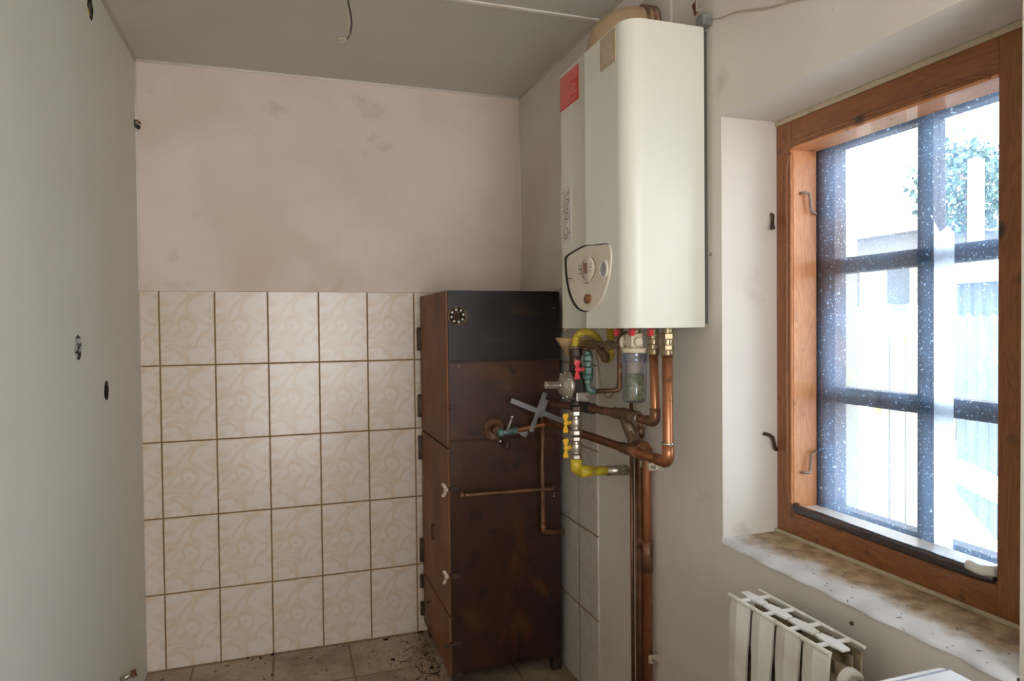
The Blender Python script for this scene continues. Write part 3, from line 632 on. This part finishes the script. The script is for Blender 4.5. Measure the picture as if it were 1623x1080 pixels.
MB().tube([(1.45, -1.385, 1.120), (1.45, -1.386, 1.083), (1.45, -1.345, 1.083)], .0142, 18, .02).build('elbow_fitting', m_copperd, hb)
MB().lathe([(-.002, .013), (0, .0155), (.003, .0155), (.004, .013)], (1.45, -1.300, 1.083), (0, 1, 0)).build('solder_ring', m_chrome, hb)
yt = thing('pipe_strainer', 'large dull bronze strainer tee on the upper cross pipe below the filter', 'strainer', (1.45, -1.25, 1.05))
MB().cyl((1.45, -1.288, 1.083), (1.45, -1.20, 1.083), .0195).build('strainer_body', m_brassd, yt)
MB().tube([(1.45, -1.215, 1.083), (1.45, -1.262, 1.026)], .0185, 16).build('angled_branch', m_brassd, yt)
MB().hexn((1.45, -1.256, 1.034), (1.45, -1.275, 1.010), .0205).build('branch_cap', m_brassd, yt, .001)
hc = thing('heating_pipe', 'dull copper cross pipe from the bronze strainer to the stove', 'pipe', (1.45, -.9, 1.08))
MB().tube([(1.45, -1.205, 1.083), (1.45, -.95, 1.075), (1.46, -.60, 1.05), (1.46, -.521, 1.05)], .0128, 16, .02).build('copper_tube', m_copperd, hc)
MB().cyl((1.45, -1.21, 1.083), (1.45, -1.15, 1.082), .0165).build('sleeve_fitting', m_copperd, hc)
MB().cyl((1.452, -1.0, 1.076), (1.456, -.90, 1.072), .0175).build('sleeve_fitting', m_iron, hc)
# risers on the wall
for x, y, r, zt, lab, mm in ((1.545, -1.078, .0058, 1.10, 'thinnest copper riser on the right wall, leftmost of the bundle', m_copperd),
                           (1.545, -1.108, .0052, .99, 'thin brown copper riser just right of the thinnest one', m_copperd),
                           (1.543, -1.138, .0088, 1.06, 'middle copper riser of the bundle, meeting the strainer tee', m_copperd),
                           (1.541, -1.180, .0130, 1.00, 'thickest copper riser, rightmost of the bundle on the wall', m_copper)):
    t = thing('riser_pipe', lab, 'pipe', (x, y, 0), 'copper risers on the right wall')
    if r == .0088: P_ = [(x, y, .0), (x, y+.004, .5), (x, y, zt), (1.45, y-.06, 1.083)]
    elif r == .0130: P_ = [(x, y, .0), (x, y, zt-.015), (1.45, y-.035, .986)]
    else: P_ = [(x, y, 0), (x, y, zt)]
    MB().tube(P_, r, 16, .02).build('copper_tube', mm, t)
    if r > .008: MB().cyl((x, y, .665-.06*(r > .012)), (x, y, .70), r+.0025).build('sleeve_fitting', m_copperd, t)
    if r > .008: MB().cyl((x, y, zt-.06), (x, y, zt-.025), r+.003).build('sleeve_fitting', m_copperd, t)
for x, y, z, lab in ((1.535, -1.203, .925, 'white pipe clip holding the thick riser near the cross pipes'), (1.535, -1.203, .353, 'white pipe clip holding the thick riser near the frame bottom'), (1.535, -1.158, .925, 'small white pipe clip on the middle riser')):
    t = thing('pipe_clip', lab, 'pipe clip', (x, y, z), 'white pipe clips')
    MB().box((1.532, y-.005, z-.012), (W, y+.006, z+.010)).build('bracket', m_cream, t, .001)
    MB().tube([(1.540, y-.005, z), (1.540, y-.020, z)], .0025, 8).build('screw', m_chrome, t)
    MB().cyl((1.540, y-.020, z), (1.540, y-.0225, z), .006, 12).build('screw_head', m_chrome, t)

# ---------------------------------------------------------------- iron stove
SX, SXE, SY, SZ, ST = 1.092, 1.536, -.520, .055, 1.474
sv = thing('iron_stove', 'tall dark brown iron stove cabinet in the tiled corner', 'stove', (1.31, -.27, 0))
MB().box((SX+.006, SY+.003, SZ), (SXE, -.028, ST)).build('cabinet_body', m_stoves, sv, .003)
MB().box((SX+.004, SY-.002, 1.214), (SXE, SY+.01, ST)).build('upper_side_panel', m_stoveu, sv, .002)
MB().box((SX+.004, SY-.0035, .922), (SXE, SY+.01, 1.210)).build('middle_side_panel', m_stoves, sv, .002)
MB().box((SX+.004, SY-.001, SZ), (SXE, SY+.01, .917)).build('lower_side_panel', m_stoves, sv, .002)
for z0, z1, nm in ((.899, ST, 'upper_door'), (.277, .891, 'middle_door'), (SZ, .269, 'ash_door')):
    MB().box((SX-.003, SY+.001, z0), (SX+.008, -.032, z1)).build(nm, m_stovef, sv, .0015)
for z0, z1 in ((1.24, 1.34), (.953, 1.05), (.768, .871), (.32, .423), (.206, .263), (.086, .143)):
    b = MB().cyl((SX-.010, -.032, z0), (SX-.010, -.032, z1), .0085, 12); b.box((SX-.010, -.045, z0+.01), (SX+.002, -.03, z1-.01)); b.build('hinge', m_iron, sv, .001)
for x, y in ((SX+.03, SY+.03), (SXE-.02, SY+.02), (SX+.03, -.06), (SXE-.03, -.06)):
    MB().box((x-.018, y-.018, 0), (x+.018, y+.018, SZ+.002)).build('leg', m_iron, sv, .002)
# round air vent with petals and knob
vt = MB().lathe([(0, .038), (.004, .038), (.006, .036), (.006, .033), (.003, .032), (.003, 0)], (1.132, SY-.002, 1.381), (0, -1, 0), 36); b = vt; b.mi = 1
for k in range(8):
    a = 2*PI*k/8+.2; b.ball((1.132+math.cos(a)*.023, SY-.006, 1.381+math.sin(a)*.023), .0065, (1, .5, 1), 10)
b.mi = 2
for k in range(8):
    a = 2*PI*k/8+.6; b.ball((1.132+math.cos(a)*.023, SY-.0055, 1.381+math.sin(a)*.023), .0068, (1, .3, 1), 10)
vt = b.build('air_vent', [m_brassd, m_nickel, m_dark], sv)
MB().lathe([(0, .007), (.012, .006), (.018, .011), (.026, .011), (.029, 0)], (1.132, SY-.005, 1.381), (0, -1, 0), 20).build('vent_knob', m_iron, vt)
# lugs and wing nuts at the door edge
for z, wn in ((.745, 1), (.425, 1), (.170, 0), (1.045, 0)):
    b = MB(); b.box((1.100, SY-.014, z-.010), (1.128, SY-.003, z+.010)); b.cyl((1.125, SY-.010, z), (1.070 if z != 1.045 else 1.095, SY-.010, z), .005, 10); lg = b.build('lug_bolt', m_iron if z != 1.045 else m_stoves, sv, .001)
    if wn:
        w = MB()
        for sgn in (-1, 1): w.prism([(1.072, z+sgn*.003), (1.062, z+sgn*.020), (1.066, z+sgn*.027), (1.076, z+sgn*.022), (1.084, z+sgn*.005)], 'Y', SY-.013, SY-.007)
        w.cyl((1.070, SY-.010, z), (1.086, SY-.010, z), .009, 12); w.build('wing_nut', m_wing, lg, .001)
MB().tube([(SX-.003, -.27, .545), (SX-.012, -.27, .545), (SX-.012, -.27, .49), (SX-.003, -.27, .49)], .004, 8, .005).build('door_loop', m_iron, sv)
MB().tube([(SX, -.15, .19), (SX-.014, -.165, .19)], .004, 8).build('ash_door_knob', m_iron, sv)
MB().tube([(1.128, SY-.006, .732), (1.13, SY-.052, .731), (1.145, SY-.058, .731), (1.47, SY-.058, .727), (1.484, SY-.052, .727), (1.484, SY-.006, .727)], .0088, 12, .012).build('side_handle', m_copperd, sv)
MB().cyl((1.121, SY-.058, .731), (1.138, SY-.058, .731), .012, 12).build('handle_end', m_copperd, sv)
for x, z in ((1.508, .695), (1.506, .683), (1.135, 1.195), (1.512, 1.41)): MB().ball((x, SY-.004, z), .003, (1, .6, 1), 8).build('rivet', m_wing, sv)

# tap assembly in front of the stove side
tp = thing('stove_tap', 'rusted brass tap sticking out of a torn hole in the stove side', 'tap', (1.275, -.53, .955))
b = MB()
b.lathe([(-.01, .030), (.004, .040), (.007, .036), (.005, .026), (.0, .014)], (1.268, SY-.003, .957), (0, -1, 0), 22)
for v in b.bm.verts: v.co += V((random.uniform(-.005, .005), random.uniform(-.004, .001), random.uniform(-.006, .006)))
b.build('torn_collar', m_rust, tp)
b = MB(); b.cyl((1.270, SY, .957), (1.272, -.572, .954), .016, 18); b.hexn((1.271, -.548, .956), (1.2715, -.560, .955), .021); b.build('nipple', m_copperd, tp)
b = MB(); b.cyl((1.268, -.585, .950), (1.33, -.590, .957), .0095, 14); b.ball((1.277, -.580, .950), .017, (1, 1, 1), 12); b.hexn((1.318, -.59, .956), (1.336, -.59, .957), .013); b.hexn((1.297, -.589, .953), (1.309, -.589, .954), .012); b.build('tap_body', m_verdi, tp, .001)
b = MB(); b.tube([(1.292, -.590, .945), (1.314, -.602, 1.008)], .0045, 10); b.build('spindle', m_nickel, tp)
MB().ball((1.315, -.602, 1.010), .008, (1.2, 1, .7), 10).build('spindle_cap', m_chrome, tp)
MB().tube([(1.300, -.598, .925), (1.290, -.603, .895)], .008, 12, rf=lambda s, t: .006+.006*t, step=.005).build('plastic_lever', m_iron, tp)
b = MB(); b.ball((1.268, -.598, .922), .006, (1, 1, 1), 8); b.build('drip_bead', m_chrome, tp)
# crossed flat steel bars (a pair of straps) hanging on the tap
cr = thing('crossed_steel_bars', 'pair of flat grey steel bars bolted into an X before the stove', 'metal bars', (1.41, -.625, 1.02))
def flat(a, b_, w, t, y, nm, par):
    a = V((a[0], y, a[1])); c = V((b_[0], y, b_[1])); d = (c-a).normalized(); n = V((-d.z, 0, d.x))*w/2
    q = MB(); q.prism([((a+n).x, (a+n).z), ((c+n).x, (c+n).z), ((c-n).x, (c-n).z), ((a-n).x, (a-n).z)], 'Y', y-t/2, y+t/2); return q.build(nm, m_grey, par, .001)
flat((1.303, 1.072), (1.512, .984), .019, .005, -.620, 'long_bar', cr)
flat((1.434, 1.095), (1.377, .955), .017, .005, -.627, 'short_bar', cr)
flat((1.432, 1.072), (1.406, 1.008), .024, .006, -.634, 'clamp_plate', cr)
MB().cyl((1.418, -.637, 1.045), (1.418, -.644, 1.045), .006, 10).build('bolt', m_chrome, cr)
MB().prism([(1.335, .950), (1.372, .955), (1.374, .942), (1.362, .930)], 'Y', -.606, -.600).build('end_tab', m_grey, cr, .001)
tag(MB().tube([(1.332, -.590, .957), (1.45, -.594, .975), (1.451, -.60, .984)], .0095, 14).build('tap_pipe', m_copper), 'short copper pipe linking the stove tap to the cross pipe', 'pipe')
dp = thing('drop_pipe', 'copper pipe running down the stove side to a capped elbow', 'pipe', (1.44, -.565, .55))
MB().tube([(1.445, -.572, 1.045), (1.440, -.575, .80), (1.442, -.572, .563), (1.522, -.572, .556)], .0095, 14, .022).build('copper_tube', m_copperd, dp)
MB().hexn((1.505, -.572, .557), (1.527, -.572, .556), .0135).build('end_cap', m_brassd, dp, .001)
MB().tube([(1.441, -.5735, .60), (1.442, -.572, .563), (1.475, -.572, .56)], .0118, 14, .022).build('elbow_fitting', m_copperd, dp)

# ---------------------------------------------------------------- radiator
rd = thing('radiator', 'white aluminium sectional radiator under the window sill', 'radiator', (1.46, -1.88, .18))
P0, PW = -1.735, .0727
for i in range(4):
    ya = P0 - i*PW; yb = ya-PW+.0015; yc = (ya+yb)/2; zt, zb = .757, .175
    b = MB()
    # front plate: two leaves meeting in a shallow crease, bulging towards the room
    for (p, q) in ((ya-.0045, yc), (yc, yb+.0045)):
        n = 40; prev = None
        for k in range(n+1):
            z = zb+(zt-zb)*k/n; bow = -.012*math.sin(PI*k/n)**.5
            xe = 1.428+bow; xc = 1.422+bow
            xs = (xe, xc) if p != yc else (xc, xe)
            cut = 0 if z > zt-.075 else .003*min(1, (zt-.075-z)/.03)
            p_ = p-(cut if p != yc else 0); q_ = q+(cut if p == yc else 0)
            ring = [b.bm.verts.new((xs[0], p_, z)), b.bm.verts.new((xs[1], q_, z)), b.bm.verts.new((xs[1]+.006, q_, z)), b.bm.verts.new((xs[0]+.006, p_, z))]
            if prev:
                for m_ in range(4): b._f([prev[m_], prev[(m_+1) % 4], ring[(m_+1) % 4], ring[m_]], False)
            else: b._f(ring)
            prev = ring
        b._f(prev)
    b.build('front_plate', m_rad, rd, .001)
    g = MB()
    g.tube([(1.424, ya, zt), (1.424, yb, zt)], .0045, 8)                       # front bar
    g.tube([(1.502, ya, zt-.001), (1.502, yb, zt-.001)], .0036, 8)             # rear bar
    g.box((1.424, yc-.0045, zt-.004), (1.502, yc+.0045, zt+.001))                # cross bar
    g.prism([(1.453, yc+.034), (1.471, yc+.034), (1.476, yc+.004), (1.471, yc-.034), (1.453, yc-.034), (1.449, yc-.004)], 'Z', zt-.003, zt+.002)
    g.build('top_grille', m_rad, rd, .001)
    c = MB()
    c.box((1.432, yc-.003, zb+.01), (1.50, yc+.003, zt-.03)); c.box((1.497, ya-.004, zb), (1.501, yb+.004, zt-.01))
    c.tube([(1.463, yc, zb+.02), (1.463, yc, zt-.05)], .014, 12); c.cyl((1.463, ya, zt-.055), (1.463, yb, zt-.055), .024, 18); c.cyl((1.463, ya, zb+.04), (1.463, yb, zb+.04), .024, 18)
    for xx in (1.444, 1.484): c.box((xx-.0015, yc-.026, zb+.02), (xx+.0015, yc+.026, zt-.018))
    c.build('core', m_radin, rd, .001)
ye = P0-4*PW
b = MB(); b.lathe([(0, .026), (-.012, .025), (-.014, .020), (-.014, 0)], (1.463, ye+.001, .702), (0, 1, 0)); b.build('bushing', m_rad, rd)
b = MB(); b.hexn((1.463, ye-.012, .702), (1.463, ye-.026, .702), .019); b.cyl((1.463, ye-.026, .702), (1.463, ye-.066, .702), .013); b.hexn((1.463, ye-.045, .702), (1.463, ye-.060, .702), .017); b.build('valve_nut', m_chrome, rd, .001)
b = MB(); b.tube([(1.463, ye-.06, .702), (1.463, ye-.085, .702), (1.463, ye-.085, .0)], .0085, 12, .02); b.build('supply_pipe', m_copper, rd)
for y in (-1.80, -1.97): MB().box((1.501, y-.012, .60), (W, y+.012, .63)).build('wall_bracket', m_rad, rd, .001)

# white appliance in the near corner
ap = thing('household_appliance', 'white appliance with a flat lipped top in the near right corner', 'appliance', (1.16, -2.50, 0))
MB().box((.865, -2.80, .012), (1.455, -2.222, .785)).build('cabinet', m_app, ap, .006)
MB().prism([(.860, -2.80), (1.460, -2.80), (1.460, -2.226), (1.450, -2.214), (.860, -2.214)], 'Z', .787, .820).build('top_panel', m_app, ap, .004)
MB().box((.862, -2.2285, .8195), (1.459, -2.2255, .8206)).build('top_seam', m_appd, ap)
for x in (.89, 1.43):
    for y in (-2.77, -2.25): MB().cyl((x, y, 0), (x, y, .014), .02, 12).build('foot', m_iron, ap)

# ---------------------------------------------------------------- small things
t = thing('ceiling_wires', 'bare twisted wires hanging from the ceiling', 'wire', (.715, -.90, H))
MB().tube([(.71, -.90, H+.002), (.712, -.90, 2.33), (.718, -.90, 2.305), (.727, -.90, 2.262), (.729, -.90, 2.235), (.724, -.90, 2.205), (.715, -.90, 2.188)], .0028, 8, .02).build('dark_wire', m_wireb, t)
MB().tube([(.713, -.902, H+.002), (.715, -.902, 2.32), (.716, -.902, 2.25), (.720, -.902, 2.21), (.722, -.902, 2.20)], .0012, 6, .02).build('thin_wire', m_rubber, t)
MB().tube([(.726, -.90, 2.20), (.715, -.90, 2.190), (.70, -.90, 2.189), (.686, -.90, 2.191)], .0022, 6, .01).build('bare_end', m_rubber, t)
MB().tube([(.716, -.90, 2.19), (.706, -.90, 2.180), (.695, -.90, 2.178)], .0016, 6, .01).build('bare_end', m_rubber, t)
t = thing('corner_hook', 'small rusty hook in the left corner high above the tiles', 'hook', (.006, -.02, 2.13))
b = MB(); b.tube([(0, -.03, 2.14), (.012, -.035, 2.138), (.022, -.035, 2.128)], .004, 8, .005); b.build('rusty_prong', m_rust, t)
b = MB(); b.ball((.006, -.03, 2.125), .011, (.8, .7, 1.2), 8, .3); b.ball((.013, -.03, 2.115), .008, (1, .7, 1), 8, .3); b.build('rusty_plug', m_hole, t)
t = thing('pipe_stub', 'short capped pipe stub poking out low from the left wall', 'pipe stub', (0, -.46, .2))
MB().cyl((-.002, -.46, .195), (.035, -.455, .208), .010, 16).build('stub', m_nickel, t)
MB().lathe([(0, .0125), (.012, .0125), (.012, .008), (.006, .008), (.006, 0)], (.033, -.455, .207), (.93, .1, .3), 16).build('end_ring', m_rust, t)
t = thing('wall_screw', 'small screw in the wall below the window sill, beside the radiator', 'screw', (W, -1.952, .79))
MB().cyl((W+.002, -1.935, .755), (W-.004, -1.935, .755), .004, 10).build('screw_head', m_iron, t)
# soot and crumbs scattered on the floor, uncountable
b = MB()
for k in range(230):
    if random.random() < .55: x = random.gauss(1.05, .06); y = -random.uniform(.02, .5)
    elif random.random() < .5: x = random.uniform(.1, 1.5); y = -abs(random.gauss(.012, .02))-.004
    else: x = random.uniform(.3, 1.1); y = -random.uniform(.02, .5)
    if x > 1.09 and y > -.52: x = 1.086-random.uniform(0, .03)
    s_ = random.uniform(.0008, .0028) if random.random() < .94 else random.uniform(.004, .007)
    b.ball((x, y, s_*.4), s_, (random.uniform(.7, 2), random.uniform(.7, 2), .6), 6, .3)
for k in range(14):
    x = random.uniform(1.0, 1.085); y = random.uniform(-.42, -.12); a = random.uniform(0, 6.3); P_ = []
    for j in range(5): P_.append((x, y, .002+.003*random.random())); a += random.uniform(-.8, .8); x = min(x+.018*math.cos(a), 1.085); y += .022*math.sin(a)
    b.tube(P_, .0012, 6)
tag(b.build('floor_debris', m_soot), 'black soot and crumbs scattered on the floor beside the stove', 'debris', kind='stuff')

# ---------------------------------------------------------------- outside the window
m_ground = M('gravel_ground', (.30, .32, .33), [((.38, .39, .39), 6, .45, .6), ((.05, .06, .065), 25, .5, .7)], .9)
m_oldw = M('weathered_boards', (.27, .255, .215), [((.38, .37, .31), 5, .4, .7, (1, 1, .2)), ((.30, .27, .06), 6, .62, .76)], .8)
m_whw = M('pale_board', (.78, .76, .68), [((.6, .55, .3), 6, .66, .8)], .7)
m_render = M('pale_render', (.26, .245, .24), [((.22, .21, .21), 3, .4, .7)], .8)
m_roof = M('roof_tiles_far', (.18, .17, .175), [((.23, .21, .21), 8, .4, .7)], .7)
m_sheet = M('pale_sheet_metal', (.16, .20, .22), [((.19, .23, .245), 6, .4, .6)], .5)
m_leaf = M('foliage', (.06, .12, .085), [((.11, .19, .15), 4, .4, .6)], .7)
m_bark = M('bark', (.16, .11, .08), [], .9)
m_pwin = M('far_window_glass', (.05, .06, .07), [], .2)
gq = MB(); gq.box((1.94, -8, -.42), (60, 50, -.40)); struct(gq.build('ground', m_ground))
struct(MB().box((1.93, -5, -.40), (1.96, 3, -.02)).build('trim_7', m_render))
fe = thing('board_fence', 'weathered board fence with yellow lichen outside the left panes', 'fence', (4.0, .4, -.4))
y = -.02; k = 0
while y < 1.35:
    w = random.uniform(.11, .16); h = random.choice([1.28, 1.0, 1.45, 1.22, 1.1, 1.35])
    MB().box((4.0, y, -.4), (4.03, y+w-.012, h)).build('board', m_oldw if k % 3 else m_whw, fe); y += w; k += 1
MB().box((4.03, -.05, .2), (4.07, 1.4, .3)).build('rail', m_oldw, fe)
po = tag(MB().box((2.60, -.835, -.4), (2.68, -.75, 1.75)).build('wooden_post', m_oldw, None, .004), 'grey weathered post standing outside beside the left panes', 'post')
rl = tag(MB().prism([(-.36, .70), (-.36, .60), (-1.2, .39), (-1.2, .49)], 'X', 3.6, 3.66).build('sloping_rail', m_whw), 'pale sloping timber rail outside the lower right pane', 'rail')
pk = tag(MB().prism([(-.14, .56), (-.14, -.40), (-1.0, -.40), (-.56, .20)], 'X', 3.85, 3.89).build('leaning_panel', m_whw), 'white leaning panel outside the lower right pane', 'panel')
sh_ = thing('sheet_metal_shed', 'pale blue sheet metal wall outside the middle right pane', 'shed', (5.0, -.9, -.4))
b = MB()
pr = [(-1.5+.02*i, 5.0 + (.012 if (i//2) % 2 else 0)) for i in range(106)]
for (a0, b0), (a1, b1) in zip(pr, pr[1:]):
    v = [b.bm.verts.new(q) for q in ((b0, a0, -.4), (b1, a1, -.4), (b1, a1, 1.62), (b0, a0, 1.62))]; b._f(v)
b.build('corrugated_wall', m_sheet, sh_)
MB().prism([(4.85, 1.60), (4.85, 1.68), (7.0, 2.35), (7.0, 2.25)], 'Y', -1.6, .75).build('roof', m_whw, sh_)
MB().box((5.05, -1.45, -.4), (6.9, .58, 1.60)).build('body', m_sheet, sh_)
hs = thing('neighbour_house', 'pale rendered house with a gabled roof seen through the upper left pane', 'house', (11, 6.5, -.4))
MB().box((11, 5.9, -.4), (16, 8.2, 2.9)).build('wall', m_render, hs)
MB().prism([(5.6, 2.9), (8.5, 2.9), (7.05, 3.7)], 'X', 10.7, 16.3).build('roof', m_roof, hs)
for yy, zz in ((6.2, 1.6), (7.3, 1.6)):
    w_ = MB().box((10.96, yy, zz), (11.02, yy+.6, zz+.9)).build('window', m_whw, hs)
    MB().box((10.95, yy+.06, zz+.06), (10.97, yy+.54, zz+.84)).build('pane', m_pwin, w_)
def tree(x, y, z, rr, lab, gname='trees behind the shed'):
    t = thing('leafy_tree', lab, 'tree', (x, y, -.4), gname)
    MB().tube([(x, y, -.4), (x+.05, y, z-.2*rr), (x, y+.1, z+.4*rr)], .12, 8, rf=lambda s, q: .14*(1-.6*q), step=.3).build('trunk', m_bark, t)
    b = MB()
    for k in range(2600):
        d = V((random.gauss(0, 1), random.gauss(0, 1), random.gauss(0, 1))).normalized(); q = rr*random.uniform(.55, 1.0)*(1+.25*math.sin(5*d.x+3*d.z)*math.cos(4*d.y))
        c = V((x, y, z))+d*q; n = V((random.gauss(0, 1), random.gauss(0, 1), random.gauss(0, 1))).normalized(); u = n.orthogonal().normalized()*.045*random.uniform(.6, 1.5); w = n.cross(u)*.6
        b._f([b.bm.verts.new(c+u), b.bm.verts.new(c+w), b.bm.verts.new(c-u), b.bm.verts.new(c-w)])
    b.build('crown', m_leaf, t)
tree(10, 4.45, 3.3, .70, 'broad leafy tree beyond the shed, left in the upper right pane')
tree(9.4, 2.9, 3.1, .55, 'smaller leafy tree beyond the shed, at the right edge of the upper right pane')
tag(MB().box((7.6, 2.46, -.4), (7.72, 2.56, 3.1)).build('utility_post', m_oldw), 'tall pale post before the trees in the upper right pane', 'post')

for o in bpy.data.objects:
    if '_w' in o: del o['_w']
